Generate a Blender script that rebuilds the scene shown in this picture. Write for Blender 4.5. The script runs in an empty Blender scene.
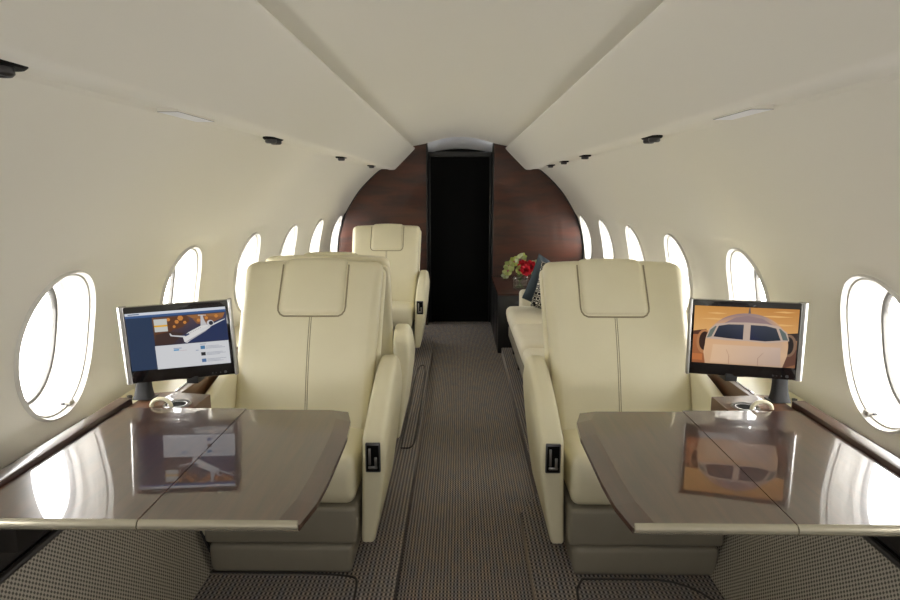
import bpy, bmesh, math, random
from mathutils import Vector, Matrix, Euler
random.seed(7)
sc = bpy.context.scene
COL = sc.collection
PI = math.pi
# ------------------------------------------------------------------ camera, world, exposure
F_PX = 650.0
PITCH = math.atan(110 / F_PX)
YAW = math.atan(10 / F_PX * math.cos(PITCH))
cam = bpy.data.cameras.new('camera')
cam.sensor_width = 36.0
cam.lens = F_PX / 900 * 36
cam.clip_start = 0.02
camo = bpy.data.objects.new('camera', cam)
COL.objects.link(camo)
camo.location = (0, 0, 1.30)
camo.rotation_euler = (PI / 2 - PITCH, 0, YAW)
sc.camera = camo
sc.view_settings.view_transform = 'Standard'
sc.view_settings.look = 'None'
sc.view_settings.gamma = 1
sc.view_settings.use_curve_mapping = False
sc.view_settings.exposure = 0.50
WORLD_STRENGTH = 12.5
w = bpy.data.worlds.new('sky')
sc.world = w
w.use_nodes = True
wn = w.node_tree.nodes
wn['Background'].inputs[0].default_value = (1.0, 0.985, 0.96, 1)
wn['Background'].inputs[1].default_value = WORLD_STRENGTH
cy = sc.cycles
cy.max_bounces = 14
cy.diffuse_bounces = 8
cy.glossy_bounces = 5
cy.transparent_max_bounces = 12
cy.sample_clamp_indirect = 6.0
cy.use_denoising = True


def area(name, loc, rot, sx, sy, power, color=(1, 1, 1), portal=False):
    l = bpy.data.lights.new(name, 'AREA')
    l.shape = 'RECTANGLE'
    l.size = sx
    l.size_y = sy
    l.energy = power
    l.color = color
    o = bpy.data.objects.new(name, l)
    COL.objects.link(o)
    o.location = loc
    o.rotation_euler = rot
    if portal:
        l.cycles.is_portal = True
    return o


WIN_PITCH = 0.845
WIN_Y = {-1: 1.832, 1: 1.775}
for s in (-1, 1):
    for k in range(-1, 6):
        # the daylight portal just outside each cabin window
        area('window_daylight', (s * 1.30, WIN_Y[s] + WIN_PITCH * k, 0.86), (0, s * PI / 2, 0), 0.5, 0.42, 1.0, portal=True)

# soft fill lamp added behind the viewer to brighten the cabin
area('fill_light', (0, -1.05, 1.15), (math.radians(-120), 0, PI), 1.15, 0.8, 14.0, (1.0, 0.97, 0.92))
# ------------------------------------------------------------------ materials


def srgb(r, g, b):
    def f(c):
        c /= 255.0
        return c / 12.92 if c <= 0.04045 else ((c + 0.055) / 1.055) ** 2.4
    return (f(r), f(g), f(b), 1)


def mat(name, col, rough=0.5, metal=0.0, coat=0.0, coat_rough=0.03, ior=None, coat_ior=None, spec=None):
    m = bpy.data.materials.new(name)
    m.use_nodes = True
    b = m.node_tree.nodes['Principled BSDF']
    b.inputs['Base Color'].default_value = col
    b.inputs['Roughness'].default_value = rough
    b.inputs['Metallic'].default_value = metal
    b.inputs['Coat Weight'].default_value = coat
    b.inputs['Coat Roughness'].default_value = coat_rough
    if ior:
        b.inputs['IOR'].default_value = ior
    if coat_ior:
        b.inputs['Coat IOR'].default_value = coat_ior
    if spec is not None:
        b.inputs['Specular IOR Level'].default_value = spec
    return m, m.node_tree, b


def N(nt, typ, **kw):
    n = nt.nodes.new(typ)
    for k, v in kw.items():
        setattr(n, k, v)
    return n


def L(nt, a, b):
    nt.links.new(a, b)


def ramp(nt, stops):
    r = N(nt, 'ShaderNodeValToRGB')
    e = r.color_ramp.elements
    while len(e) > 1:
        e.remove(e[-1])
    e[0].position, e[0].color = stops[0]
    for p, c in stops[1:]:
        x = e.new(p)
        x.color = c
    return r


def bumpy(nt, b, scale, strength, dist=0.002, detail=3, stretch=(1, 1, 1)):
    tc = N(nt, 'ShaderNodeTexCoord')
    mp = N(nt, 'ShaderNodeMapping')
    mp.inputs['Scale'].default_value = stretch
    ns = N(nt, 'ShaderNodeTexNoise')
    ns.inputs['Scale'].default_value = scale
    ns.inputs['Detail'].default_value = detail
    bu = N(nt, 'ShaderNodeBump')
    bu.inputs['Strength'].default_value = strength
    bu.inputs['Distance'].default_value = dist
    L(nt, tc.outputs['Object'], mp.inputs['Vector'])
    L(nt, mp.outputs['Vector'], ns.inputs['Vector'])
    L(nt, ns.outputs['Fac'], bu.inputs['Height'])
    L(nt, bu.outputs['Normal'], b.inputs['Normal'])
    return ns


def mat_leather(name, col, col2, rough=0.42):
    m, nt, b = mat(name, col, rough)
    ns = bumpy(nt, b, 90, 0.18, 0.001)
    tc = N(nt, 'ShaderNodeTexCoord')
    n2 = N(nt, 'ShaderNodeTexNoise')
    n2.inputs['Scale'].default_value = 5
    n2.inputs['Detail'].default_value = 4
    r = ramp(nt, [(0.3, col), (0.7, col2)])
    L(nt, tc.outputs['Object'], n2.inputs['Vector'])
    L(nt, n2.outputs['Fac'], r.inputs['Fac'])
    L(nt, r.outputs['Color'], b.inputs['Base Color'])
    return m


def mat_wood(name, c1, c2, scale, stretch, rough=0.35, coat=1.0, coat_ior=1.6):
    m, nt, b = mat(name, c1, rough, coat=coat, coat_rough=0.015, coat_ior=coat_ior)
    tc = N(nt, 'ShaderNodeTexCoord')
    mp = N(nt, 'ShaderNodeMapping')
    mp.inputs['Scale'].default_value = stretch
    ns = N(nt, 'ShaderNodeTexNoise')
    ns.inputs['Scale'].default_value = scale
    ns.inputs['Detail'].default_value = 7
    ns.inputs['Roughness'].default_value = 0.6
    ns.inputs['Distortion'].default_value = 0.5
    r = ramp(nt, [(0.32, c1), (0.68, c2)])
    L(nt, tc.outputs['Object'], mp.inputs['Vector'])
    L(nt, mp.outputs['Vector'], ns.inputs['Vector'])
    L(nt, ns.outputs['Fac'], r.inputs['Fac'])
    L(nt, r.outputs['Color'], b.inputs['Base Color'])
    return m


def sine(nt, vec_out, axis, freq):
    sx = N(nt, 'ShaderNodeSeparateXYZ')
    L(nt, vec_out, sx.inputs[0])
    mu = N(nt, 'ShaderNodeMath', operation='MULTIPLY')
    mu.inputs[1].default_value = freq
    L(nt, sx.outputs[axis], mu.inputs[0])
    si = N(nt, 'ShaderNodeMath', operation='SINE')
    L(nt, mu.outputs[0], si.inputs[0])
    return si.outputs[0]


def mth(nt, op, a, b=None):
    n = N(nt, 'ShaderNodeMath', operation=op)
    for i, v in enumerate((a, b)):
        if v is None:
            continue
        if isinstance(v, (int, float)):
            n.inputs[i].default_value = v
        else:
            L(nt, v, n.inputs[i])
    return n.outputs[0]


def mat_carpet(name, dark, light, warm, px, py):
    """looped carpet: ribs along the cabin broken by cross dashes"""
    m, nt, b = mat(name, dark, 0.95, spec=0.1)
    tc = N(nt, 'ShaderNodeTexCoord')
    wv = N(nt, 'ShaderNodeTexNoise')
    wv.inputs['Scale'].default_value = 40
    mixv = N(nt, 'ShaderNodeVectorMath', operation='MULTIPLY_ADD')
    mixv.inputs[1].default_value = (0.004, 0.004, 0)
    L(nt, tc.outputs['Object'], wv.inputs['Vector'])
    L(nt, wv.outputs['Color'], mixv.inputs[0])
    L(nt, tc.outputs['Object'], mixv.inputs[2])
    v = mixv.outputs[0]
    sx = sine(nt, v, 0, 2 * PI / px)
    sy = sine(nt, v, 1, 2 * PI / py)
    f = mth(nt, 'ADD', mth(nt, 'MULTIPLY', sx, 0.20), mth(nt, 'MULTIPLY', mth(nt, 'MULTIPLY', sx, sy), 0.28))
    f = mth(nt, 'ADD', f, 0.5)
    r = ramp(nt, [(0.30, dark), (0.72, light)])
    L(nt, f, r.inputs['Fac'])
    mp = N(nt, 'ShaderNodeMapping')
    mp.inputs['Scale'].default_value = (60, 9, 1)
    n2 = N(nt, 'ShaderNodeTexNoise')
    n2.inputs['Scale'].default_value = 1.0
    n2.inputs['Detail'].default_value = 3
    L(nt, tc.outputs['Object'], mp.inputs['Vector'])
    L(nt, mp.outputs['Vector'], n2.inputs['Vector'])
    r2 = ramp(nt, [(0.35, (0.75, 0.8, 0.9, 1)), (0.65, warm)])
    L(nt, n2.outputs['Fac'], r2.inputs['Fac'])
    mx = N(nt, 'ShaderNodeMixRGB', blend_type='MULTIPLY')
    mx.inputs[0].default_value = 1
    L(nt, r.outputs['Color'], mx.inputs[1])
    L(nt, r2.outputs['Color'], mx.inputs[2])
    L(nt, mx.outputs[0], b.inputs['Base Color'])
    bu = N(nt, 'ShaderNodeBump')
    bu.inputs['Strength'].default_value = 0.6
    bu.inputs['Distance'].default_value = 0.003
    L(nt, f, bu.inputs['Height'])
    L(nt, bu.outputs['Normal'], b.inputs['Normal'])
    return m


def mat_weave(name, dark, light, p):
    """woven wall fabric with staggered dark dots"""
    m, nt, b = mat(name, light, 0.9, spec=0.15)
    tc = N(nt, 'ShaderNodeTexCoord')
    v = tc.outputs['Object']
    sy = sine(nt, v, 1, 2 * PI / p)
    sz = sine(nt, v, 2, 2 * PI / (p * 0.9))
    f = mth(nt, 'ADD', mth(nt, 'MULTIPLY', mth(nt, 'MULTIPLY', sy, sz), 0.5), 0.5)
    ns = N(nt, 'ShaderNodeTexNoise')
    ns.inputs['Scale'].default_value = 160
    L(nt, v, ns.inputs['Vector'])
    f2 = mth(nt, 'ADD', f, mth(nt, 'MULTIPLY', ns.outputs['Fac'], 0.25))
    r = ramp(nt, [(0.42, dark), (0.68, light)])
    L(nt, f2, r.inputs['Fac'])
    L(nt, r.outputs['Color'], b.inputs['Base Color'])
    bu = N(nt, 'ShaderNodeBump')
    bu.inputs['Strength'].default_value = 0.5
    bu.inputs['Distance'].default_value = 0.002
    L(nt, f, bu.inputs['Height'])
    L(nt, bu.outputs['Normal'], b.inputs['Normal'])
    return m


def mat_vcol(name, emit=0.0, rough=0.6):
    m, nt, b = mat(name, (0.02, 0.02, 0.02, 1), rough)
    a = N(nt, 'ShaderNodeAttribute')
    a.attribute_name = 'pic'
    if emit:
        b.inputs['Base Color'].default_value = (0.01, 0.01, 0.01, 1)
        b.inputs['Roughness'].default_value = 0.4
        b.inputs['Specular IOR Level'].default_value = 0.12
        L(nt, a.outputs['Color'], b.inputs['Emission Color'])
        b.inputs['Emission Strength'].default_value = emit
    else:
        L(nt, a.outputs['Color'], b.inputs['Base Color'])
    return m


M = {}
M['liner'], _nt, _b = mat('cream_liner', srgb(228, 225, 214), 0.55)
bumpy(_nt, _b, 300, 0.05, 0.0005)
M['panel'], _nt, _b = mat('cream_ceiling_panel', srgb(228, 225, 215), 0.5)
M['trimwhite'], _, _ = mat('white_window_trim', srgb(214, 212, 206), 0.4)
M['reveal'], _, _ = mat('window_reveal', srgb(184, 181, 174), 0.45)
M['shadegrey'], _, _ = mat('window_gap', srgb(90, 88, 84), 0.6)
M['leather'] = mat_leather('cream_leather', srgb(228, 222, 194), srgb(223, 216, 187))
M['leather2'] = mat_leather('divan_leather', srgb(232, 226, 206), srgb(226, 219, 197), 0.6)
M['seam'], _, _ = mat('seam', srgb(146, 136, 108), 0.7)
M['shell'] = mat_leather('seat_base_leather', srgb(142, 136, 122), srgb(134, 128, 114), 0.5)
M['table'] = mat_wood('table_veneer', srgb(70, 38, 22), srgb(44, 23, 13), 3.0, (14, 1, 1), 0.3, 1.0, 1.85)
M['ledge'] = mat_wood('ledge_veneer', srgb(104, 68, 40), srgb(74, 44, 25), 3.0, (14, 1, 1), 0.45, 0.5, 1.35)
M['rail'] = mat_wood('rail_veneer', srgb(66, 34, 22), srgb(40, 19, 12), 3.0, (14, 1, 1), 0.4, 0.35, 1.4)
M['bulk'] = mat_wood('bulkhead_veneer', srgb(80, 34, 8), srgb(36, 14, 3), 2.2, (1, 1, 5), 0.6, 0.5, 1.45)
M['bulkdark'], _, _ = mat('door_frame_black', srgb(16, 15, 15), 0.4, coat=0.15)
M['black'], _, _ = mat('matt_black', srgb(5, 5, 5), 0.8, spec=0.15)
M['blackgloss'], _, _ = mat('gloss_black', srgb(14, 14, 16), 0.15, coat=0.8)
M['darkpanel'], _, _ = mat('dark_trim', srgb(38, 34, 31), 0.5)
M['chrome'], _, _ = mat('brushed_chrome', srgb(168, 166, 163), 0.32, 1.0)
M['steel'], _, _ = mat('dark_steel', srgb(88, 88, 90), 0.35, 0.9)
M['graphite'], _, _ = mat('graphite_post', srgb(22, 22, 23), 0.6, 0.0)
M['lens'], _, _ = mat('light_lens', srgb(240, 243, 250), 0.35)
M['grey'], _, _ = mat('vestibule_grey', srgb(190, 192, 198), 0.5)
M['nick'], _, _ = mat('table_edge_trim', srgb(190, 184, 166), 0.25, 0.7, coat=0.5)
M['carpet'] = mat_carpet('aisle_carpet', srgb(72, 69, 70), srgb(176, 168, 160), (1.0, 0.92, 0.84, 1), 0.0115, 0.020)
M['carpet2'] = mat_carpet('platform_carpet', srgb(72, 69, 70), srgb(176, 168, 160), (1.0, 0.93, 0.86, 1), 0.014, 0.022)
M['weave'] = mat_weave('woven_dado', srgb(98, 93, 85), srgb(176, 169, 155), 0.0145)
M['screen'] = mat_vcol('screen_picture', 0.64)
M['petal'] = mat_vcol('petals', 0, 0.5)
M['slate'], _nt, _b = mat('slate_fabric', srgb(70, 80, 88), 0.85, spec=0.2)
bumpy(_nt, _b, 250, 0.3, 0.001)
M['red'], _, _ = mat('red_fabric', srgb(150, 40, 34), 0.8)
M['stem'], _, _ = mat('stem_green', srgb(70, 96, 40), 0.6)


def mat_pattern():
    m, nt, b = mat('ring_pattern_fabric', srgb(20, 22, 26), 0.85, spec=0.2)
    tc = N(nt, 'ShaderNodeTexCoord')
    vo = N(nt, 'ShaderNodeTexVoronoi', feature='F1')
    vo.inputs['Scale'].default_value = 28
    vo.inputs['Randomness'].default_value = 0.0
    L(nt, tc.outputs['Object'], vo.inputs['Vector'])
    r = ramp(nt, [(0.0, srgb(16, 18, 22)), (0.36, srgb(16, 18, 22)), (0.38, srgb(214, 210, 198)), (0.46, srgb(214, 210, 198)), (0.48, srgb(20, 22, 26)), (0.58, srgb(20, 22, 26)), (0.60, srgb(200, 196, 186)), (0.68, srgb(20, 22, 26))])
    L(nt, vo.outputs['Distance'], r.inputs['Fac'])
    L(nt, r.outputs['Color'], b.inputs['Base Color'])
    return m


M['pattern'] = mat_pattern()


def mat_glass(name, refl=0.06, tint=(1, 1, 1, 1)):
    m = bpy.data.materials.new(name)
    m.use_nodes = True
    nt = m.node_tree
    nt.nodes.clear()
    o = N(nt, 'ShaderNodeOutputMaterial')
    t = N(nt, 'ShaderNodeBsdfTransparent')
    t.inputs[0].default_value = tint
    g = N(nt, 'ShaderNodeBsdfGlossy')
    g.inputs['Roughness'].default_value = 0.02
    fr = N(nt, 'ShaderNodeLayerWeight')
    fr.inputs[0].default_value = 0.5
    mx = N(nt, 'ShaderNodeMixShader')
    L(nt, mth(nt, 'ADD', mth(nt, 'MULTIPLY', mth(nt, 'POWER', fr.outputs['Facing'], 5.0), 0.9), refl), mx.inputs[0])
    L(nt, t.outputs[0], mx.inputs[1])
    L(nt, g.outputs[0], mx.inputs[2])
    L(nt, mx.outputs[0], o.inputs[0])
    return m


M['glass'] = mat_glass('window_glass')
M['vase'] = mat_glass('vase_glass', 0.16, tint=(0.86, 0.9, 0.9, 1))

# ------------------------------------------------------------------ helpers


class MB:
    def __init__(s):
        s.bm = bmesh.new()
        s.col = []

    def quad(s, *pts):
        vs = [s.bm.verts.new(p) for p in pts]
        return s.bm.faces.new(vs)

    def grid(s, rows, close_u=False, close_v=False):
        vv = [[s.bm.verts.new(p) for p in r] for r in rows]
        nr = len(vv)
        nc = len(vv[0])
        for i in range(nr - (0 if close_u else 1)):
            for j in range(nc - (0 if close_v else 1)):
                a, b = vv[i], vv[(i + 1) % nr]
                s.bm.faces.new((a[j], a[(j + 1) % nc], b[(j + 1) % nc], b[j]))
        return vv

    def box(s, x0, x1, y0, y1, z0, z1, bevel=0.0, seg=2):
        r = bmesh.ops.create_cube(s.bm, size=1)
        vs = r['verts']
        for v in vs:
            v.co = Vector(((x0 + x1) / 2 + v.co.x * (x1 - x0), (y0 + y1) / 2 + v.co.y * (y1 - y0), (z0 + z1) / 2 + v.co.z * (z1 - z0)))
        if bevel:
            es = list({e for v in vs for e in v.link_edges})
            bmesh.ops.bevel(s.bm, geom=es, offset=bevel, segments=seg, profile=0.5, affect='EDGES')
        return s

    def rbox(s, hx, hy, hz, r, n=(8, 8, 8), fn=None):
        """rounded box of half sizes hx, hy, hz, mapped by fn(u, v, w, Vector) with u, v, w in -1..1"""
        r = min(r, hx, hy, hz)
        vd = {}

        def V(i, j, k):
            key = (i, j, k)
            if key in vd:
                return vd[key]
            t = [2 * a / b - 1 for a, b in zip(key, n)]
            # cluster samples to the edges so the rounding gets its own rows
            h = (hx, hy, hz)
            p = []
            for q, (a, hh) in enumerate(zip(t, h)):
                m_ = n[q]
                e = max(2, m_ // 4)
                idx = key[q]
                if idx <= e:
                    p.append(-hh + r * idx / e)
                elif idx >= m_ - e:
                    p.append(hh - r * (m_ - idx) / e)
                else:
                    p.append(-hh + r + (2 * hh - 2 * r) * (idx - e) / (m_ - 2 * e))
            P = Vector(p)
            I = Vector([max(-hh + r, min(hh - r, c)) for c, hh in zip(p, h)])
            d = P - I
            if d.length > 1e-9:
                mx = max(abs(c) for c in d)
                P = I + d.normalized() * mx
            uvw = (P.x / hx, P.y / hy, P.z / hz)
            if fn:
                P = Vector(fn(*uvw, P))
            vd[key] = s.bm.verts.new(P)
            return vd[key]
        a, b, c = n
        for i in range(a):
            for j in range(b):
                s.bm.faces.new((V(i, j, 0), V(i, j + 1, 0), V(i + 1, j + 1, 0), V(i + 1, j, 0)))
                s.bm.faces.new((V(i, j, c), V(i + 1, j, c), V(i + 1, j + 1, c), V(i, j + 1, c)))
        for i in range(a):
            for k in range(c):
                s.bm.faces.new((V(i, 0, k), V(i + 1, 0, k), V(i + 1, 0, k + 1), V(i, 0, k + 1)))
                s.bm.faces.new((V(i, b, k), V(i, b, k + 1), V(i + 1, b, k + 1), V(i + 1, b, k)))
        for j in range(b):
            for k in range(c):
                s.bm.faces.new((V(0, j, k), V(0, j, k + 1), V(0, j + 1, k + 1), V(0, j + 1, k)))
                s.bm.faces.new((V(a, j, k), V(a, j + 1, k), V(a, j + 1, k + 1), V(a, j, k + 1)))
        return s

    def tube(s, pts, r, n=8, cap=True):
        pts = [Vector(p) for p in pts]
        rows = []
        up = Vector((0, 0, 1))
        for i, p in enumerate(pts):
            t = (pts[min(i + 1, len(pts) - 1)] - pts[max(i - 1, 0)]).normalized()
            a = t.cross(up)
            if a.length < 0.05:
                a = t.cross(Vector((1, 0, 0)))
            a.normalize()
            b = t.cross(a).normalized()
            rr = r[i] if isinstance(r, (list, tuple)) else r
            rows.append([p + a * math.cos(2 * PI * k / n) * rr + b * math.sin(2 * PI * k / n) * rr for k in range(n)])
        vv = s.grid(rows, close_v=True)
        if cap:
            s.bm.faces.new(vv[0][::-1])
            s.bm.faces.new(vv[-1])
        return s

    def lathe(s, prof, c=(0, 0, 0), n=24, sx=1, sy=1, cap=False):
        rows = [[(c[0] + r * sx * math.cos(2 * PI * k / n), c[1] + r * sy * math.sin(2 * PI * k / n), c[2] + z) for k in range(n)] for r, z in prof]
        vv = s.grid(rows, close_v=True)
        if cap:
            s.bm.faces.new(vv[0][::-1])
            s.bm.faces.new(vv[-1])
        return s

    def prism(s, pts, z0, z1, bevel=0.0, seg=3, top_only=False):
        lo = [s.bm.verts.new((x, y, z0)) for x, y in pts]
        hi = [s.bm.verts.new((x, y, z1)) for x, y in pts]
        s.bm.faces.new(lo[::-1])
        s.bm.faces.new(hi)
        n = len(pts)
        for i in range(n):
            s.bm.faces.new((lo[i], lo[(i + 1) % n], hi[(i + 1) % n], hi[i]))
        if bevel:
            s.bm.normal_update()
            es = [e for e in s.bm.edges if (e.verts[0] in hi and e.verts[1] in hi) or (not top_only and e.verts[0] in lo and e.verts[1] in lo)]
            bmesh.ops.bevel(s.bm, geom=es, offset=bevel, segments=seg, profile=0.5, affect='EDGES')
        return s

    def map(s, fn):
        for v in s.bm.verts:
            v.co = Vector(fn(v.co))
        return s

    def build(s, name, m, parent=None, smooth=True, merge=0.0, angle=35, recalc=True, loc=None, rot=None):
        if merge:
            bmesh.ops.remove_doubles(s.bm, verts=s.bm.verts, dist=merge)
        if recalc:
            bmesh.ops.recalc_face_normals(s.bm, faces=s.bm.faces)
        me = bpy.data.meshes.new(name)
        s.bm.to_mesh(me)
        s.bm.free()
        for mm in (m if isinstance(m, (list, tuple)) else [m]):
            me.materials.append(mm)
        if smooth:
            for p in me.polygons:
                p.use_smooth = True
            me.set_sharp_from_angle(angle=math.radians(angle))
        o = bpy.data.objects.new(name, me)
        COL.objects.link(o)
        if parent:
            o.parent = parent
        if loc:
            o.location = loc
        if rot:
            o.rotation_euler = rot
        return o


def struct(o):
    o['kind'] = 'structure'
    return o


def tag(o, label, cat, group=None, kind=None):
    o['label'] = label
    o['category'] = cat
    if group:
        o['group'] = group
    if kind:
        o['kind'] = kind
    return o


def thing(name, label, cat, loc=(0, 0, 0), rotz=0, group=None):
    o = bpy.data.objects.new(name, None)
    o.empty_display_size = 0.1
    COL.objects.link(o)
    o.location = loc
    o.rotation_euler = (0, 0, rotz)
    return tag(o, label, cat, group)


def copy_tree(root, label, loc, rotz=0, group=None):
    r = root.copy()
    COL.objects.link(r)
    r.location = loc
    r.rotation_euler = (0, 0, rotz)
    r['label'] = label
    if group:
        r['group'] = group

    def rec(src, dst):
        for ch in [o for o in list(bpy.data.objects) if o.parent == src]:
            if ch == r or ch == dst:
                continue
            c = ch.copy()
            COL.objects.link(c)
            c.parent = dst
            rec(ch, c)
    rec(root, r)
    return r


# ------------------------------------------------------------------ cabin shell
Y0, Y1 = -1.12, 6.215
WP = [(1.172, .56), (1.178, .70), (1.165, .85), (1.14, .95), (1.10, 1.06), (1.04, 1.17), (.96, 1.29), (.87, 1.385), (.80, 1.45), (.752, 1.487)]


def chaikin(p, n=3):
    for _ in range(n):
        q = [p[0]]
        for a, b in zip(p, p[1:]):
            q.append((a[0] * .75 + b[0] * .25, a[1] * .75 + b[1] * .25))
            q.append((a[0] * .25 + b[0] * .75, a[1] * .25 + b[1] * .75))
        q.append(p[-1])
        p = q
    return p


WS = chaikin(WP)
ARC = [0]
for a, b in zip(WS, WS[1:]):
    ARC.append(ARC[-1] + math.hypot(b[0] - a[0], b[1] - a[1]))
SMAX = ARC[-1]


def wall_pt(s):
    s = max(0, min(SMAX, s))
    for i in range(len(ARC) - 1):
        if s <= ARC[i + 1]:
            f = (s - ARC[i]) / (ARC[i + 1] - ARC[i])
            return (WS[i][0] + f * (WS[i + 1][0] - WS[i][0]), WS[i][1] + f * (WS[i + 1][1] - WS[i][1]))
    return WS[-1]


S_C = 0.297       # arc position of the window centres
HW, HS = 0.184, 0.228
S_LO, S_HI = 0.02, 0.60


def oval(k, n, sc_=1.0, e=2.12):
    a = 2 * PI * k / n
    c, s_ = math.cos(a), math.sin(a)
    return (math.copysign(abs(c) ** (2 / e), c) * HW * sc_, math.copysign(abs(s_) ** (2 / e), s_) * HS * sc_)


NR = 64


def rect_pt(k, n, y_half):
    # a point on the bay's rectangle, equally split per side so that neighbours share their corners
    q = n // 4
    # start at angle -45deg corner (right-bottom) going counterclockwise
    k = (k + n // 8) % n
    side, t = divmod(k, q)
    t /= q
    lo, hi = S_LO - S_C, S_HI - S_C
    if side == 0:
        return (y_half, lo + (hi - lo) * t)
    if side == 1:
        return (y_half - 2 * y_half * t, hi)
    if side == 2:
        return (-y_half, hi - (hi - lo) * t)
    return (-y_half + 2 * y_half * t, lo)


def recess(fr):
    # soft hollow of the liner around each window
    t = max(0.0, 1 - fr / 0.62)
    return 0.016 * t * t * (3 - 2 * t)


def wall_side(s):
    mb = MB()
    yh = WIN_PITCH / 2
    ks = list(range(-3, 6))
    fr = [0, .05, .12, .2, .3, .42, .55, .7, .85, 1]
    for k in ks:
        yc = WIN_Y[s] + WIN_PITCH * k
        rows = []
        for f in fr:
            row = []
            for i in range(NR):
                a = oval(i, NR)
                b = rect_pt(i, NR, yh)
                y = a[0] + (b[0] - a[0]) * f
                t = a[1] + (b[1] - a[1]) * f
                x, z = wall_pt(S_C + t)
                row.append((s * (x + recess(f)), min(yc + y, Y1 + 0.01), z))
            rows.append(row)
        vv = mb.grid(rows, close_v=True)
        if k < -1:
            mb.bm.faces.new(vv[0])
    # above and below the window band, on the same columns
    ys = []
    for k in ks:
        yc = WIN_Y[s] + WIN_PITCH * k
        ys += [yc - yh + 2 * yh * t / 16 for t in range(16)]
    ys.append(WIN_Y[s] + WIN_PITCH * (ks[-1]) + yh)
    for lo, hi, n in ((0, S_LO, 1), (S_HI, SMAX, 20)):
        rows = []
        for j in range(n + 1):
            x, z = wall_pt(lo + (hi - lo) * j / n)
            rows.append([(s * x, min(y, Y1 + 0.01), z) for y in ys])
        mb.grid(rows)
    o = mb.build('wall_left' if s < 0 else 'wall_right', M['liner'], merge=0.0004, angle=60)
    return struct(o)


wall_side(-1)
wall_side(1)

WIN_PROF = [  # depth outboard, scale, material 0 white 1 gap
    (0.016, 1.0), (0.006, .985), (0.004, .968), (0.012, .952), (0.020, .948), (0.022, .940), (0.021, .925), (0.040, .905), (0.068, .890),
    (0.082, .872), (0.086, .850), (0.094, .842), (0.110, .838), (0.112, .80), (0.125, .79)]


def window(s, k, idx):
    yc = WIN_Y[s] + WIN_PITCH * k
    n = 64

    def ring(d, sc_):
        r = []
        for i in range(n):
            a = oval(i, n, sc_)
            x, z = wall_pt(S_C + a[1])
            r.append((s * (x + d), yc + a[0], z))
        return r

    def seg(i0, i1):
        m_ = MB()
        m_.grid([ring(*WIN_PROF[i]) for i in range(i0, i1 + 1)], close_v=True)
        return m_
    root = struct(seg(4, 12).build('window_%d' % idx, M['reveal'], angle=60))
    seg(0, 4).build('surround_ring', M['trimwhite'], root, angle=60)
    seg(12, 14).build('inner_frame', M['shadegrey'], root, angle=60)
    p = MB()
    rg = ring(0.120, .80)
    vs = [p.bm.verts.new(q) for q in rg]
    p.bm.faces.new(vs)
    p.build('pane', M['glass'], root, smooth=False)
    # shade pull at the lower aft rim
    if k <= 1:
        a = (0.062, -0.205)
        x, z = wall_pt(S_C + a[1])
        t = MB()
        t.box(s * (x + 0.02) - 0.010, s * (x + 0.02) + 0.010, yc + a[0] - 0.012, yc + a[0] + 0.012, z - 0.001, z + 0.013, 0.003)
        t.build('shade_pull', M['chrome'], root)
        t = MB()
        t.box(s * (x + 0.032) - 0.007, s * (x + 0.032) + 0.005, yc + a[0] - 0.017, yc + a[0] + 0.017, z + 0.003, z + 0.009, 0.002)
        t.build('shade_pull', M['steel'], root)
    return root


idx = 1
for s in (-1, 1):
    for k in range(-1, 6):
        if WIN_Y[s] + WIN_PITCH * k < Y1 - 0.15:
            window(s, k, idx)
            idx += 1
# the outer skin behind the liner keeps daylight to the windows


def strip(name, prof, y0, y1, m, ny=2, smooth=True, thick=0.0, angle=30):
    mb = MB()
    ys = [y0 + (y1 - y0) * i / ny for i in range(ny + 1)]
    mb.grid([[(x, y, z) for y in ys] for x, z in prof])
    o = mb.build(name, m, angle=angle)
    if thick:
        md = o.modifiers.new('s', 'SOLIDIFY')
        md.thickness = thick
        md.offset = 0
    return o


# ceiling: the centre vault
cp = [(0, 1.786), (.08, 1.782), (.16, 1.770), (.24, 1.750), (.325, 1.726), (.42, 1.707), (.48, 1.700)]
prof = [(-x, z) for x, z in cp[::-1]] + cp[1:]
struct(strip('ceiling', prof, Y0, Y1 + .01, M['panel'], 8, angle=60))
# valance panels at both sides
pp = chaikin([(.478, 1.703), (.430, 1.693), (.420, 1.686), (.428, 1.672), (.51, 1.590), (.600, 1.500), (.618, 1.4865), (.664, 1.4865)], 2)
for s, nm in ((-1, 'trim_1'), (1, 'trim_2')):
    struct(strip(nm, [(s * x, z) for x, z in pp], Y0, Y1 + .01, M['panel'], 8, angle=50))
    # the passenger service rail, a shallow channel between valance and side wall
    rp = [(.664, 1.4865), (.667, 1.492), (.735, 1.494), (.752, 1.487)]
    struct(strip('trim_%d' % (3 if s < 0 else 4), [(s * x, z) for x, z in rp], Y0, Y1 + .01, M['liner'], 2, angle=20))
# forward bulkhead behind the camera
sec = [(x, z) for x, z in WS]
full = [(x, z) for x, z in sec] + [(.664, 1.4865)] + [(x, z) for x, z in pp[::-1]] + [(.47, 1.703), (.42, 1.71), (.325, 1.729), (.24, 1.754), (.16, 1.774), (0, 1.79)]
outline = [(1.18, 0.0)] + full
outline = outline + [(-x, z) for x, z in outline[::-1][1:]]
mb = MB()
mb.bm.faces.new([mb.bm.verts.new((x, Y0, z)) for x, z in outline])
struct(mb.build('wall_front', M['bulk'], smooth=False))

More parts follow.
